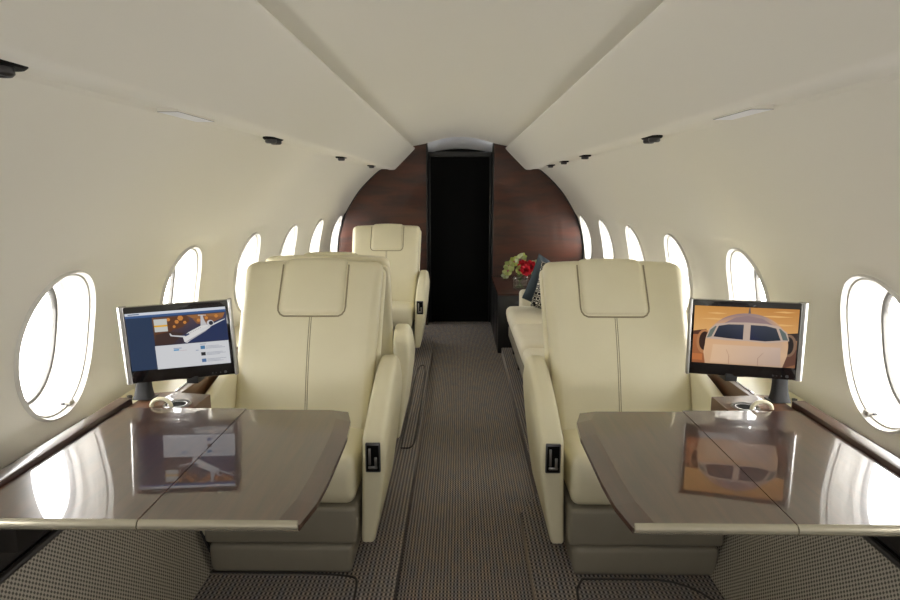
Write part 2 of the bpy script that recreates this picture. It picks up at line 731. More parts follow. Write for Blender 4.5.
# floor: dropped aisle and two raised platforms
mb = MB()
mb.box(-1.2, 1.2, Y0, 7.2, -0.04, 0.0)
struct(mb.build('floor', M['carpet'], smooth=False))
mb = MB()
mb.prism([(-.90, Y0), (-.200, Y0), (-.203, 2.5), (-.215, 5.02), (-.235, 5.05), (-.235, Y1), (-.90, Y1)][0:4] + [(-.215, 5.03), (-.90, 5.03)], 0, 0.05, 0.006, 3, True)
struct(mb.build('trim_5', M['carpet2'], smooth=False))
mb = MB()
mb.prism([(.218, Y0), (.93, Y0), (.93, 5.10), (.338, 5.10), (.328, 2.56), (.243, 2.39)], 0, 0.05, 0.006, 3, True)
struct(mb.build('trim_6', M['carpet2'], smooth=False))


def seat_track(name, pts, label, z=0.051):
    m_ = MB()
    q = chaikin(pts + [pts[0]], 3)
    m_.tube([(x, y, z) for x, y in q], 0.004, 6)
    return tag(m_.build(name, M['darkpanel']), label, 'carpet seam')


seat_track('floor_hatch_seam', [(-.285, 3.02), (-.225, 3.02), (-.222, 3.3), (-.235, 4.55), (-.29, 4.55), (-.30, 4.3)], 'dark rounded seam of the hatch in the left carpet step by the aft seats')
seat_track('floor_hatch_seam', [(-.84, 1.96), (-.35, 1.96), (-.32, 1.90), (-.33, 1.2), (-.84, 1.2)], 'dark rounded seam in the carpet before the left front seat', 0.0505)
seat_track('floor_hatch_seam', [(.40, 1.94), (.83, 1.94), (.83, 1.2), (.37, 1.2), (.36, 1.86)], 'dark rounded seam in the carpet before the right front seat', 0.0505)

# side consoles, weave dado, ledges
for s in (-1, 1):
    side = 'left' if s < 0 else 'right'
    # woven dado leaning outboard towards the ledge, at the table bay
    mb = MB()
    rows = []
    for x, z in ((.823, .05), (.862, .15), (.905, .27), (.948, .39), (.975, .475)):
        rows.append([(s * x, y, z) for y in (Y0, 0.3, 1.2, 2.01)])
    mb.grid(rows)
    struct(mb.build('baseboard_' + side, M['weave'], angle=60))
    mb = MB()
    mb.tube([(s * .977, Y0, .482), (s * .977, 2.01, .482)], 0.009, 8)
    mb.tube([(s * .826, 2.012, .052), (s * .908, 2.012, .27), (s * .977, 2.012, .482)], 0.008, 8)
    struct(mb.build('trim_%d' % (7 if s < 0 else 8), M['darkpanel']))
    # dark face under the ledge, console body
    mb = MB()
    mb.box(*sorted((s * .99, s * 1.19)), Y0, 1.90, .485, .57)
    yend = 5.3 if s < 0 else 2.78
    mb.box(*sorted((s * .93, s * 1.17)), 2.02, yend, .05, .572)
    struct(mb.build('trim_%d' % (9 if s < 0 else 10), M['darkpanel'], smooth=False))
    # lower wall liner below the console up to the wall
    mb = MB()
    mb.box(*sorted((s * 1.176, s * 1.20)), Y0, Y1, 0.0, .57)
    struct(mb.build('trim_%d' % (11 if s < 0 else 12), M['liner'], smooth=False))
    # brown rail outboard of the table
    mb = MB()
    mb.box(*sorted((s * 1.004, s * 1.046)), Y0 + .02, 1.905, .62, .673, 0.006)
    o = mb.build('side_rail', M['rail'])
    tag(o, 'dark glossy brown rail along the %s wall, outboard of the folding table' % side, 'rail')
    mb = MB()
    mb.box(*sorted((s * 1.105, s * 1.172)), Y0 + .02, 1.93, .575, .597, 0.002)
    mb.build('gap_strip', M['darkpanel'], o)
    mb = MB()
    mb.box(*sorted((s * 1.046, s * 1.105)), Y0 + .02, 1.93, .575, .600, 0.002)
    mb.build('outboard_strip', M['liner'], o)
    # leather-covered sill and wood ledge from the monitor aft
    led = thing('side_ledge', 'brown veneer side ledge with cream sill along the %s wall behind the monitor' % side, 'ledge', (s * .95, 1.95, .62))
    led_y = yend
    wi, wo = (.899, .922) if s < 0 else (.924, .944)
    mb = MB()
    mb.prism([(s * x - s * .95, y) for x, y in ((wo + .003, -.015), (wo + .003, led_y - 1.95), (1.170, led_y - 1.95), (1.170, -.015))], -.047, -.022, 0.004, 2, True)
    mb.build('cream_sill', M['leather'], led)
    mb = MB()
    pts = [(.800, -.098), (1.003, -.098), (1.003, .055), (wo, .075), (wo, led_y - 1.95), (wi, led_y - 1.95), (wi, .06), (.800, .045)]
    mb.prism([(s * x - s * .95, y) for x, y in pts], -0.03, 0.034, 0.003, 2, True)
    mb.build('veneer_top', M['ledge'], led)
    mb = MB()
    mb.box(*sorted((s * (wo - .0005) - s * .95, s * (wo + .0045) - s * .95)), .075, led_y - 1.95, -.022, .036)
    mb.build('edge_strip', M['blackgloss'], led)
    # cup holder
    cx, cyy = s * .862 - s * .95, -.058
    mb = MB()
    mb.lathe([(.026, .0355), (.034, .0355), (.037, .038), (.040, .0355), (.041, .0345)], (cx, cyy, 0), 32)
    ch = mb.build('cup_holder', M['chrome'], led)
    mb = MB()
    mb.lathe([(.0335, .0362), (.028, .0352), (.0005, .0350)], (cx, cyy, 0), 32)
    mb.build('cup_well', M['black'], ch)

# ------------------------------------------------------------------ aft bulkhead and dark doorway
for s in (-1, 1):
    xd = -.312 if s < 0 else .315
    pts = [(abs(xd), 0)] + [(1.2, 0)] + [(x + .004, z + .010) for x, z in WS] + [(.50, 1.712), (.42, 1.722), (abs(xd), 1.742)]
    mb = MB()
    a = [mb.bm.verts.new((s * x, Y1 - .004, z)) for x, z in pts]
    b = [mb.bm.verts.new((s * x, Y1 + .03, z)) for x, z in pts]
    mb.bm.faces.new(a)
    mb.bm.faces.new(b[::-1])
    for i in range(len(pts)):
        j = (i + 1) % len(pts)
        mb.bm.faces.new((a[i], b[i], b[j], a[j]))
    o = mb.build('wall_back_left' if s < 0 else 'wall_back_right', M['bulk'], smooth=False)
    struct(o)
    # door post with edge moulding
    mb = MB()
    mb.box(*sorted((s * .306, s * .318)), Y1 - .012, Y1 + .10, 0, 1.742, .003)
    struct(mb.build('trim_%d' % (13 if s < 0 else 14), M['bulkdark']))
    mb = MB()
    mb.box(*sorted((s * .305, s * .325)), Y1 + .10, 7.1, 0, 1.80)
    struct(mb.build('wall_vestibule_left' if s < 0 else 'wall_vestibule_right', M['black'], smooth=False))  # near-black colour stands in for the unlit dark beyond the doorway
    # dark outline where the liner meets the bulkhead
    mb = MB()
    q = [(x - .004, z - .003) for x, z in WS]
    mb.tube([(s * x, Y1 - .01, z) for x, z in q], 0.007, 6)
    struct(mb.build('trim_%d' % (15 if s < 0 else 16), M['bulkdark']))
# grey arched soffit beyond the bulkhead
mb = MB()
rows = []
for y, dz, kx in ((Y1 - .002, .004, 1), (Y1 + .05, -.012, 1.0), (Y1 + .11, -.045, 1.0), (Y1 + .15, -.09, 1.0), (Y1 + .30, -.11, 1.0)):
    rows.append([(x, y, 1.787 - .42 * kx * x * x + dz) for x in [-.31 + .62 * i / 16 for i in range(17)]])
mb.grid(rows)
struct(mb.build('ceiling_vestibule', M['grey'], angle=60))
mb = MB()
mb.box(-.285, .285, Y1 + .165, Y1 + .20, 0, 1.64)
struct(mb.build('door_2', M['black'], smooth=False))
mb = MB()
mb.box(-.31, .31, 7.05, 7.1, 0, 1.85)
struct(mb.build('wall_vestibule_end', M['black'], smooth=False))  # near-black as well, vestibule darkness put into the colour
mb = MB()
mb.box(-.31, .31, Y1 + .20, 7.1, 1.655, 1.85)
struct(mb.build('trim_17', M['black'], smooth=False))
# inner door frame
mb = MB()
mb.box(-.305, -.285, Y1 + .15, Y1 + .20, 0, 1.64, .004)
mb.box(.285, .305, Y1 + .15, Y1 + .20, 0, 1.64, .004)
mb.box(-.305, .305, Y1 + .15, Y1 + .20, 1.612, 1.66, .004)
struct(mb.build('door_1', M['bulkdark']))
mb = MB()
mb.box(.300, .3045, Y1 - .02, Y1 - .008, .70, .78, .002)
tag(mb.build('door_latch', M['steel']), 'small steel latch on the right post of the dark doorway', 'latch')

# ------------------------------------------------------------------ seats


def make_seat(sd, label, loc, rotz=0, group='cream leather armchairs'):
    """local: x across, seat faces -y, z=0 on the platform; sd = side (+1/-1) that carries the aisle arm"""
    root = thing('armchair', label, 'armchair', loc, rotz, group)
    # plinth
    mb = MB()
    mb.rbox(.240, .31, .051, .02, (10, 10, 6), lambda u, v, w, P: (P.x * (1 + .012 * (w - 1)), P.y + .302, P.z + .051))
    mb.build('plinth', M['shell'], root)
    # lower box under the cushion
    mb = MB()
    mb.rbox(.252, .34, .064, .014, (10, 10, 6), lambda u, v, w, P: (P.x, P.y + .338, P.z + .166))
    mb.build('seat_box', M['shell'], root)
    # cushion
    def cf(u, v, w, P):
        crown = .012 * (1 - u * u) * (1 - v * v) if w > 0 else 0
        slope = -.03 * (v + 1) / 2 * max(0, w)
        front = -.012 * (1 - w * w) if v < 0 else 0
        return (P.x, P.y + .245 + front * (1 - abs(v + 1)), P.z + .318 + crown + slope)
    mb = MB()
    mb.rbox(.246, .235, .086, .032, (16, 14, 10), cf)
    mb.build('seat', M['leather'], root)
    # backrest: leans aft
    ZB, ZT = .352, .966

    def lean(z):
        t = (z - ZB) / (ZT - ZB)
        return .36 + .315 * t - .03 * math.sin(PI * t)

    def bf(u, v, w, P):
        t = (w + 1) / 2
        z = ZB + (ZT - ZB) * t
        wid = .252 + .024 * t
        z += -.010 * (u * u) * t
        th = .062 - .014 * t
        bulge = -.016 * (1 - u * u) * (1 if v < 0 else 0) * (.4 + .6 * math.sin(PI * t))
        rim = -.010 * math.exp(-((abs(u) - .82) / .12) ** 2) * (1 if v < 0 else 0)
        return (u * wid, lean(z) + v * th + bulge + rim, z)
    mb = MB()
    mb.rbox(.275, .062, .307, .034, (20, 8, 22), bf)
    back = mb.build('backrest', M['leather'], root)
    # rear shell of the back
    def sf(u, v, w, P):
        t = (w + 1) / 2
        z = .10 + (ZT - .035 - .10) * t
        ly = lean(max(z, ZB)) if z > ZB else .36 + (z - ZB) * .15
        return (u * (.262 + .02 * t), ly + .072 + v * .022, z - .006 * u * u)
    mb = MB()
    mb.rbox(.28, .03, .40, .024, (12, 6, 18), sf)
    mb.build('back_shell', M['leather'], root)

    def bsurf(x, z, off):
        t = (z - ZB) / (ZT - ZB)
        u = x / (.252 + .024 * t)
        th = .062 - .014 * t
        return (x, lean(z) - th - .016 * (1 - u * u) * (.4 + .6 * math.sin(PI * t)) - .010 * math.exp(-((abs(u) - .82) / .12) ** 2) - off, z)
    # head cushion let into the top of the back
    def hf(u, v, w, P):
        t = (w + 1) / 2
        z = .775 + (.972 - .775) * t
        x = u * .128 + sd * .013
        q = bsurf(x, min(z, .955), 0)
        th = .048
        return (x, q[1] + .022 + v * .032 + (.012 * max(0, (t - .8) / .2) ** 2), z + .006 * (1 - u * u) * t)
    mb = MB()
    mb.rbox(.128, .034, .0985, .026, (16, 6, 12), hf)
    mb.build('headrest', M['leather'], root)
    # seams
    mb = MB()
    pts = []
    for i in range(41):
        t = i / 40
        # U around the head cushion
        x0, z0, z1, rr = .131, .771, .955, .03
        Lg = (z1 - z0 - rr)
        total = 2 * Lg + PI * rr + 2 * (x0 - rr)
        d = t * total
        if d < Lg:
            p = (-x0, z1 - d)
        elif d < Lg + PI * rr / 2:
            a = (d - Lg) / rr
            p = (-x0 + rr - rr * math.cos(a), z0 + rr - rr * math.sin(a))
        elif d < Lg + PI * rr / 2 + 2 * (x0 - rr):
            p = (-x0 + rr + d - Lg - PI * rr / 2, z0)
        elif d < Lg + PI * rr + 2 * (x0 - rr):
            a = (d - Lg - PI * rr / 2 - 2 * (x0 - rr)) / rr
            p = (x0 - rr + rr * math.sin(a), z0 + rr - rr * math.cos(a))
        else:
            p = (x0, z0 + rr + d - Lg - PI * rr - 2 * (x0 - rr))
        pts.append(bsurf(p[0] + sd * .013, p[1], .0))
    mb.tube(pts, .0032, 6)
    mb.build('seam', M['seam'], back)
    mb = MB()
    for dx in (-.0035, .0035):
        mb.tube([bsurf(dx + sd * (.022 - .009 * i / 16), .36 + (.770 - .36) * i / 16, -.0006) for i in range(17)], .0016, 6)
    mb.build('seam', M['seam'], back)

    # arms
    def arm_top(t):
        return .445 + .172 * (1 - (1 - min(1, t)) ** 1.7)

    def aisle(u, v, w, P):
        # u: -1 inner .. 1 outer; v: -1 front .. 1 rear; w: up
        t = (v + 1) / 2
        y = .045 + .55 * t
        k = (w + 1) / 2
        zt = arm_top(t / .86) - .05 * max(0, (t - .8) / .2) ** 2
        zb = .078
        z = zb + (zt - zb) * k
        inn = .258 + .012 * k + .012 * t
        out = .298 + .036 * min(1, k * 1.25) ** .8 + (.012 + .008 * math.sin(min(1, t * 1.15) * PI / 2)) * (.25 + .75 * math.sin(min(1.0, k * 1.1) * PI / 2))
        out -= .012 * max(0, (k - .85) / .15) ** 2
        x = inn + (out - inn) * (u + 1) / 2
        y -= .010 * k * (1 - t)
        return (sd * x, y, z)
    mb = MB()
    mb.rbox(.042, .27, .25, .02, (8, 22, 20), aisle)
    arm = mb.build('armrest', M['leather'], root)
    # control recess on the arm's front face
    fy = .034
    mb = MB()
    mb.box(sd * .3055 - .0245, sd * .3055 + .0245, fy - .004, fy + .012, .340, .440, .004)
    pan = mb.build('control_panel', M['steel'], arm)
    mb = MB()
    mb.box(sd * .3055 - .0195, sd * .3055 + .0195, fy - .0055, fy + .002, .347, .433, .001)
    mb.build('control_recess', M['black'], pan)
    mb = MB()
    mb.box(sd * .3055 - .014, sd * .3055 - .006, fy - .011, fy - .003, .367, .424, .002)
    mb.box(sd * .3055 + .005, sd * .3055 + .014, fy - .011, fy - .003, .359, .394, .002)
    mb.box(sd * .3055 - .015, sd * .3055 + .015, fy - .010, fy - .003, .354, .363, .002)
    mb.build('control_lever', M['chrome'], pan)

    def outb(u, v, w, P):
        t = (v + 1) / 2
        y = .045 + .50 * t
        k = (w + 1) / 2
        zt = .507 + .105 * (1 - (1 - min(1, t / .9)) ** 1.6)
        zb = .095
        z = zb + (zt - zb) * k
        x = .240 + .012 * (1 - t) + .004 * k + (.052 - .012 * t) * (u + 1) / 2
        if k < .3:
            x -= .012 * (1 - k / .3)
        return (-sd * x, y, z)
    mb = MB()
    mb.rbox(.026, .25, .25, .016, (8, 20, 18), outb)
    mb.build('armrest', M['leather'], root)
    return root


GP = None
s_l = make_seat(1, 'cream leather armchair with headrest at the left folding table', (-.587, 1.965, .05), 0, GP)
s_r = make_seat(-1, 'cream leather armchair with headrest at the right folding table', (.610, 1.965, .05), 0, GP)
s_3 = copy_tree(s_l, 'cream leather armchair at the back left, against the dark wood bulkhead', (-.600, 4.70, .05), 0)
s_2 = copy_tree(s_r, 'cream leather armchair turned aft, back to back with the left front armchair', (-.590, 3.535, .05), PI)
for o in (s_l, s_r, s_3, s_2):
    o['group'] = 'cream leather cabin armchairs'
# carpeted block that carries the rear left seat
mb = MB()
mb.prism([(-.215, 5.035), (-.88, 5.035), (-.88, 5.50), (-.24, 5.50)], 0, .05, .005, 2, True)
struct(mb.build('trim_18', M['carpet2'], smooth=False))

# ------------------------------------------------------------------ tables


def make_table(s):
    side = 'left' if s < 0 else 'right'
    root = thing('folding_table', 'glossy brown folding table reflecting the %s window and monitor' % side, 'table', (s * .66, 1.5, .64))
    Z0, Z1 = -.002, .020
    Xs = .632 if s < 0 else .655

    def P(pts):
        return [(s * x - s * .66, y - 1.5) for x, y in pts]
    off = 0 if s < 0 else .025
    inner = [(.330 + off, 1.842), (.309 + off * .9, 1.76), (.300 + off * .9, 1.65), (.297 + off, 1.50), (.296 + off, 1.38), (.300 + off, 1.27), (.314 + off, 1.168)]
    # outer leaf
    mb = MB()
    mb.prism(P([(Xs + .0012, 1.182), (1.000, 1.182), (1.000, 1.842), (Xs + .0012, 1.842)]), Z0, Z1)
    mb.build('outer_leaf', M['table'], root, smooth=False)
    # inner leaf with a bevelled aisle edge: flat top inset from the rim
    rim = inner
    top = [(x + .042, min(max(y, 1.182), 1.832)) for x, y in inner]
    top[0] = (inner[0][0] + .045, 1.830)
    mb = MB()
    poly_top = P(top + [(Xs - .0012, 1.182), (Xs - .0012, 1.832)])
    mb.bm.faces.new([mb.bm.verts.new((x, y, Z1)) for x, y in poly_top])
    a = P(top)
    r = P([(x, max(y, 1.182)) for x, y in rim])
    for i in range(len(a) - 1):
        mb.quad((*a[i], Z1), (*a[i + 1], Z1), (*r[i + 1], Z1 - .010), (*r[i], Z1 - .010))
    f0 = P([(Xs - .0012, 1.842)])[0]
    f1 = P([(Xs - .0012, 1.832)])[0]
    mb.quad((*a[0], Z1), (*r[0], Z1 - .010), (*f0, Z1 - .003), (*f1, Z1))
    # skirt and underside
    loop = r + P([(Xs - .0012, 1.182), (Xs - .0012, 1.842)])
    zt = [Z1 - .010] * len(r) + [Z1, Z1 - .003]
    n = len(loop)
    for i in range(n):
        j = (i + 1) % n
        mb.quad((*loop[i], zt[i]), (*loop[j], zt[j]), (*loop[j], Z0), (*loop[i], Z0))
    mb.bm.faces.new([mb.bm.verts.new((x, y, Z0)) for x, y in loop])
    mb.build('inner_leaf', M['table'], root, smooth=False, merge=1e-5)
    # rounded front edge, one piece per leaf
    for x0, x1 in ((Xs + .0012, 1.000), (.316 + off, Xs - .0012)):
        mb = MB()
        rows = []
        for i in range(9):
            a_ = -PI / 2 + PI * i / 8
            y = 1.182 - 1.5 - .011 * math.cos(a_) * 1.1
            z = (Z0 + Z1) / 2 + .0112 * math.sin(a_)
            rows.append([(s * x0 - s * .66, y, z), (s * x1 - s * .66, y, z)])
        vv = mb.grid(rows)
        mb.bm.faces.new([q[0] for q in vv])
        mb.bm.faces.new([q[1] for q in vv][::-1])
        mb.build('front_edge', M['nick'], root)
    # sliding support under the outboard end
    mb = MB()
    mb.box(*sorted((s * .93 - s * .66, s * .985 - s * .66)), -.25, .25, -.10, Z0 - .001, .01)
    mb.box(*sorted((s * .55 - s * .66, s * .95 - s * .66)), .02, .08, -.03, Z0 - .001, .004)
    mb.build('slide_support', M['darkpanel'], root)
    return root


make_table(-1)
make_table(1)

# ------------------------------------------------------------------ monitors


def cmesh(name, m, parent, layers):
    """flat picture made of coloured polygons, each layer a hair in front of the last"""
    bm = bmesh.new()
    cols = []
    for i, (poly, c) in enumerate(layers):
        try:
            bm.faces.new([bm.verts.new((x, -.00012 * i, z)) for x, z in poly])
        except ValueError:
            continue
        cols.append((c, len(poly)))
    me = bpy.data.meshes.new(name)
    bm.to_mesh(me)
    bm.free()
    at = me.color_attributes.new('pic', 'FLOAT_COLOR', 'CORNER')
    k = 0
    for (c, n), p in zip(cols, me.polygons):
        for j, li in enumerate(p.loop_indices):
            cc = c[j] if isinstance(c, list) else c
            at.data[li].color = srgb(*cc)
    me.materials.append(m)
    o = bpy.data.objects.new(name, me)
    COL.objects.link(o)
    o.parent = parent
    return o


def R_(x0, z0, x1, z1, c):
    return ([(x0, z0), (x1, z0), (x1, z1), (x0, z1)], c)


def ell(cx, cz, rx, rz, c, n=28, a0=0, a1=2 * PI):
    return ([(cx + rx * math.cos(a0 + (a1 - a0) * i / n), cz + rz * math.sin(a0 + (a1 - a0) * i / n)) for i in range(n)], c)


SW, SH = .286, .176   # screen


def pic_web():
    # unit square coords u (0..1 left to right), v (0..1 bottom to top)
    Ls = []
    def U(p):
        return [((u - .5) * SW, (v - .5) * SH) for u, v in p]
    def a(p, c):
        Ls.append((U(p), c))
    def r(u0, v0, u1, v1, c):
        a([(u0, v0), (u1, v0), (u1, v1), (u0, v1)], c)
    r(0, 0, 1, 1, (38, 55, 82))
    r(0, .955, 1, 1, (208, 212, 220))
    r(.03, .968, .14, .985, (90, 100, 120))
    r(.0, .915, 1, .955, (58, 88, 136))
    r(.26, .41, 1, .90, [(58, 40, 30), (44, 52, 84), (58, 62, 92), (112, 76, 50)])
    # coast
    a([(.28, .88), (.27, .60), (.34, .55), (.45, .66), (.55, .70), (.63, .80), (.62, .90)], (92, 58, 38))
    a([(.60, .90), (.66, .84), (.80, .79), (.97, .83), (.99, .90)], (150, 100, 56))
    a([(.66, .83), (.70, .74), (.82, .72), (.98, .82), (.8, .86)], (128, 84, 54))
    for (u, v, q) in ((.50, .80, .022), (.54, .86, .03), (.47, .72, .016), (.58, .78, .018), (.42, .85, .02), (.72, .80, .02), (.8, .83, .018), (.9, .85, .02)):
        a([(u + q * math.cos(k * 1.05), v + 1.6 * q * math.sin(k * 1.05)) for k in range(6)], (196, 128, 62))
    a([(.28, .60), (.27, .42), (.44, .42), (.56, .60), (.42, .64)], (62, 44, 40))
    a([(.55, .42), (.62, .60), (.78, .68), (.995, .78), (.995, .42)], (36, 48, 84))
    # side box
    r(.275, .65, .405, .87, (196, 196, 190))
    r(.275, .735, .405, .765, (222, 168, 48))
    # jet
    a([(.555, .44), (.545, .52), (.60, .60), (.74, .705), (.80, .71), (.83, .66), (.77, .60), (.62, .46), (.58, .42)], (216, 214, 212))
    a([(.56, .43), (.62, .46), (.78, .60), (.82, .65), (.79, .625), (.60, .47)], (168, 166, 172))
    a([(.545, .53), (.555, .555), (.61, .59), (.615, .565), (.58, .54)], (44, 60, 96))
    a([(.73, .60), (.985, .78), (.99, .795), (.96, .78), (.72, .635)], (206, 206, 208))
    a([(.57, .545), (.44, .575), (.425, .61), (.415, .605), (.425, .56), (.56, .52)], (206, 206, 208))
    a([(.735, .70), (.745, .88), (.765, .89), (.775, .80), (.80, .71)], (190, 188, 190))
    a([(.72, .88), (.80, .875), (.80, .885), (.72, .895)], (204, 202, 202))
    Ls.append(([((u - .5) * SW, (v - .5) * SH) for u, v in [(.835 + .036 * math.cos(k * PI / 8), .735 + .055 * math.sin(k * PI / 8)) for k in range(16)]], (196, 194, 196)))
    Ls.append(([((u - .5) * SW, (v - .5) * SH) for u, v in [(.842 + .022 * math.cos(k * PI / 8), .735 + .036 * math.sin(k * PI / 8)) for k in range(16)]], (36, 38, 50)))
    for k in range(7):
        u, v = .62 + .018 * k, .585 + .0125 * k
        a([(u, v), (u + .006, v + .004), (u + .006, v + .014), (u, v + .010)], (60, 62, 76))
    # page foot
    r(.26, .0, 1, .41, (206, 207, 210))
    r(.44, .335, .52, .348, (120, 140, 170))
    r(.44, .30, .495, .325, (86, 148, 190))
    r(.50, .295, .57, .30, (180, 150, 150))
    for i, v in enumerate((.30, .185, .07)):
        r(.71, v - .01, .755, v + .05, [(70, 120, 160), (40, 40, 44), (80, 110, 150)][i])
        for j in range(3):
            r(.765, v + .035 - .02 * j, .90 + .03 * ((i + j) % 3), v + .042 - .02 * j, (140, 146, 158))
    r(.71, .375, .77, .384, (120, 124, 134))
    r(.66, .275, .69, .285, (110, 130, 160))
    return Ls


def pic_jet():
    Ls = []
    def U(p):
        return [((u - .5) * SW, (v - .5) * SH) for u, v in p]
    def a(p, c):
        Ls.append((U(p), c))
    def e(cu, cv, ru, rv, c, a0=0, a1=2 * PI, n=32):
        a([(cu + ru * math.cos(a0 + (a1 - a0) * i / (n - 1)), cv + rv * math.sin(a0 + (a1 - a0) * i / (n - 1))) for i in range(n)], c)
    a([(0, .55), (1, .55), (1, 1), (0, 1)], [(222, 170, 106), (214, 160, 96), (188, 128, 62), (204, 146, 74)])
    a([(0, .0), (1, .0), (1, .55), (0, .55)], [(150, 88, 50), (136, 92, 62), (150, 110, 80), (170, 106, 62)])
    for k, (u, v, l) in enumerate(((.05, .78, .3), (.6, .86, .35), (.7, .72, .28), (.12, .88, .2), (.75, .94, .22))):
        a([(u, v), (u + l * .5, v + .018), (u + l, v + .004), (u + l * .6, v - .014)], (226, 176, 110))
    a([(0, .56), (.13, .60), (.1, .50), (0, .5)], (80, 44, 30))
    a([(.9, .58), (1, .60), (1, .47), (.9, .48)], (52, 40, 36))
    a([(.88, .30), (1, .32), (1, .06), (.9, .0), (.86, 0)], (96, 62, 48))
    a([(0, .16), (.10, .16), (.10, .05), (0, .05)], (186, 110, 60))
    # engines
    e(.11, .38, .075, .21, (176, 120, 78))
    e(.115, .39, .055, .165, (52, 30, 22))
    e(.925, .38, .07, .19, (128, 100, 80))
    e(.92, .38, .050, .15, (40, 32, 30))
    # fin
    a([(.522, .90), (.530, 1.0), (.538, 1.0), (.546, .90)], (96, 88, 90))
    # fuselage
    lower = [(.13 + .0, .02)]
    body = []
    for i in range(40):
        t = i / 39
        ang = PI - PI * t
        body.append((.52 + .40 * math.cos(ang), .34 + .56 * max(0, math.sin(ang)) ** .92))
    body = body + [(.915, .20), (.88, .0), (.13, .0), (.11, .20)]
    a(body, [(214, 172, 132)] * 4 + [(206, 160, 120)] * 8 + [(150, 124, 122)] * 8 + [(158, 134, 128)] * 8 + [(206, 164, 126)] * 12 + [(208, 174, 140), (186, 156, 130), (204, 164, 128), (222, 186, 150)])
    a([(.18, .02), (.20, .34), (.85, .34), (.86, .02)], [(216, 180, 146), (220, 184, 148), (196, 172, 156), (178, 156, 142)])
    a([(.30, .72), (.40, .82), (.52, .86), (.66, .82), (.76, .72)], (146, 122, 122))
    # windscreen frame and panes
    a([(.125, .44), (.155, .60), (.22, .70), (.36, .735), (.52, .745), (.70, .735), (.82, .70), (.90, .60), (.925, .46), (.72, .405), (.52, .425), (.33, .42)], (190, 168, 152))
    a([(.20, .475), (.245, .665), (.34, .70), (.487, .705), (.487, .445), (.35, .455)], [(34, 38, 54), (46, 52, 66), (60, 66, 78), (62, 66, 80), (34, 38, 60), (30, 34, 48)])
    a([(.553, .445), (.553, .705), (.70, .70), (.795, .665), (.845, .465), (.70, .435)], [(34, 36, 66), (58, 62, 78), (58, 62, 74), (56, 60, 70), (40, 48, 56), (36, 42, 56)])
    a([(.135, .45), (.165, .59), (.215, .665), (.225, .655), (.18, .475)], (104, 112, 104))
    a([(.865, .47), (.82, .66), (.832, .665), (.885, .59), (.915, .47)], (96, 106, 102))
    a([(.36, .0), (.358, .16), (.33, .26), (.334, .26), (.364, .16), (.368, 0)], (178, 140, 112))
    a([(.64, .0), (.64, .14), (.69, .24), (.693, .238), (.646, .14), (.646, 0)], (160, 130, 110))
    return Ls


def make_monitor(s, c, yaw, roll, h, label, pic):
    root = thing('monitor', label, 'monitor', c, 0)
    W, H = .320, h
    rot = Euler((0, -roll, yaw), 'XYZ')
    rot = (Matrix.Rotation(yaw, 3, 'Z') @ Matrix.Rotation(-roll, 3, 'Y')).to_euler()
    mb = MB()
    mb.box(-W / 2 + .008, W / 2 - .008, -.012, .016, -H / 2, H / 2, .004)
    hs = mb.build('housing', M['blackgloss'], root, rot=rot)
    # chrome side bars
    for q in (-1, 1):
        wide = .013 if q == s else .0065
        mb = MB()
        rows = []
        for z in (-H / 2 - .001, H / 2 + .001):
            rows.append([(q * (W / 2 - .006) + wide * math.cos(a_), .002 + .017 * math.sin(a_), z) for a_ in [2 * PI * i / 20 for i in range(20)]])
        vv = mb.grid(rows, close_v=True)
        mb.bm.faces.new(vv[0])
        mb.bm.faces.new(vv[1][::-1])
        mb.build('side_bar', M['chrome'], root, rot=rot)
    o = cmesh('screen', M['screen'], hs, pic())
    o.location = (-.001, -.0126, .010)
    mb = MB()
    for q, rr in ((.085, .0022), (.095, .0015), (.108, .0018), (.123, .0045)):
        mb.lathe([(rr, 0), (rr, .001), (.0001, .001)], (q, 0, 0), 14)
    mb.map(lambda v: (v.x, -.0125 - v.z, v.y - H / 2 + .011))
    mb.build('button', M['steel'], hs)
    # bracket arm under and behind the screen, post with flared foot on the ledge
    px, pz = s * .985 - c[0], .657 - c[2]
    py = 1.945 - c[1]
    mb = MB()

    def pf(z, k):
        wx = .021 + .010 * k * k
        wy = .014 + .010 * k * k
        return [(px + s * .004 * k + wx * math.copysign(abs(math.cos(a_)) ** .5, math.cos(a_)), py + wy * math.copysign(abs(math.sin(a_)) ** .5, math.sin(a_)), z) for a_ in [2 * PI * i / 20 for i in range(20)]]
    rows = [pf(pz + .16 * (1 - k) ** 1.0, k ** 3) for k in [i / 14 for i in range(15)]]
    vv = mb.grid(rows, close_v=True)
    mb.bm.faces.new(vv[0])
    mb.bm.faces.new(vv[-1][::-1])
    mb.build('post', M['graphite'], root)
    mb = MB()
    zb = -H / 2 - .004
    mb.box(*sorted((px, s * -.04)), py - .005 + .0, py + .03, zb - .006, zb + .006, .003)
    mb.box(-s * .03 - .018, -s * .03 + .018, py - .03, py + .03, zb - .012, zb + .012, .003)
    mb.box(-s * .03 - .014, -s * .03 + .014, .01, py + .03, zb + .006, zb + .05, .003)
    mb.build('swivel_arm', M['graphite'], root)
    mb = MB()
    mb.lathe([(.001, 0), (.006, 0), (.006, .022), (.008, .024), (.008, .03), (.001, .031)], (px + s * .045 - s * .0, py - .01, pz - .02), 14)
    mb.build('lock_pin', M['darkpanel'], root)
    mb = MB()
    mb.box(px - .03, px + .03, py - .022, py + .028, pz - .001, pz + .004, .0015)
    mb.build('mounting_foot', M['darkpanel'], root)
    return root


make_monitor(-1, (-.851, 1.92, .846), .21, .047, .234, 'black monitor with chrome sides showing a web page with a white jet over a coast', pic_web)
make_monitor(1, (.854, 1.92, .859), -.265, .005, .231, 'black monitor with chrome sides showing a jet nose head-on at sunset', pic_jet)
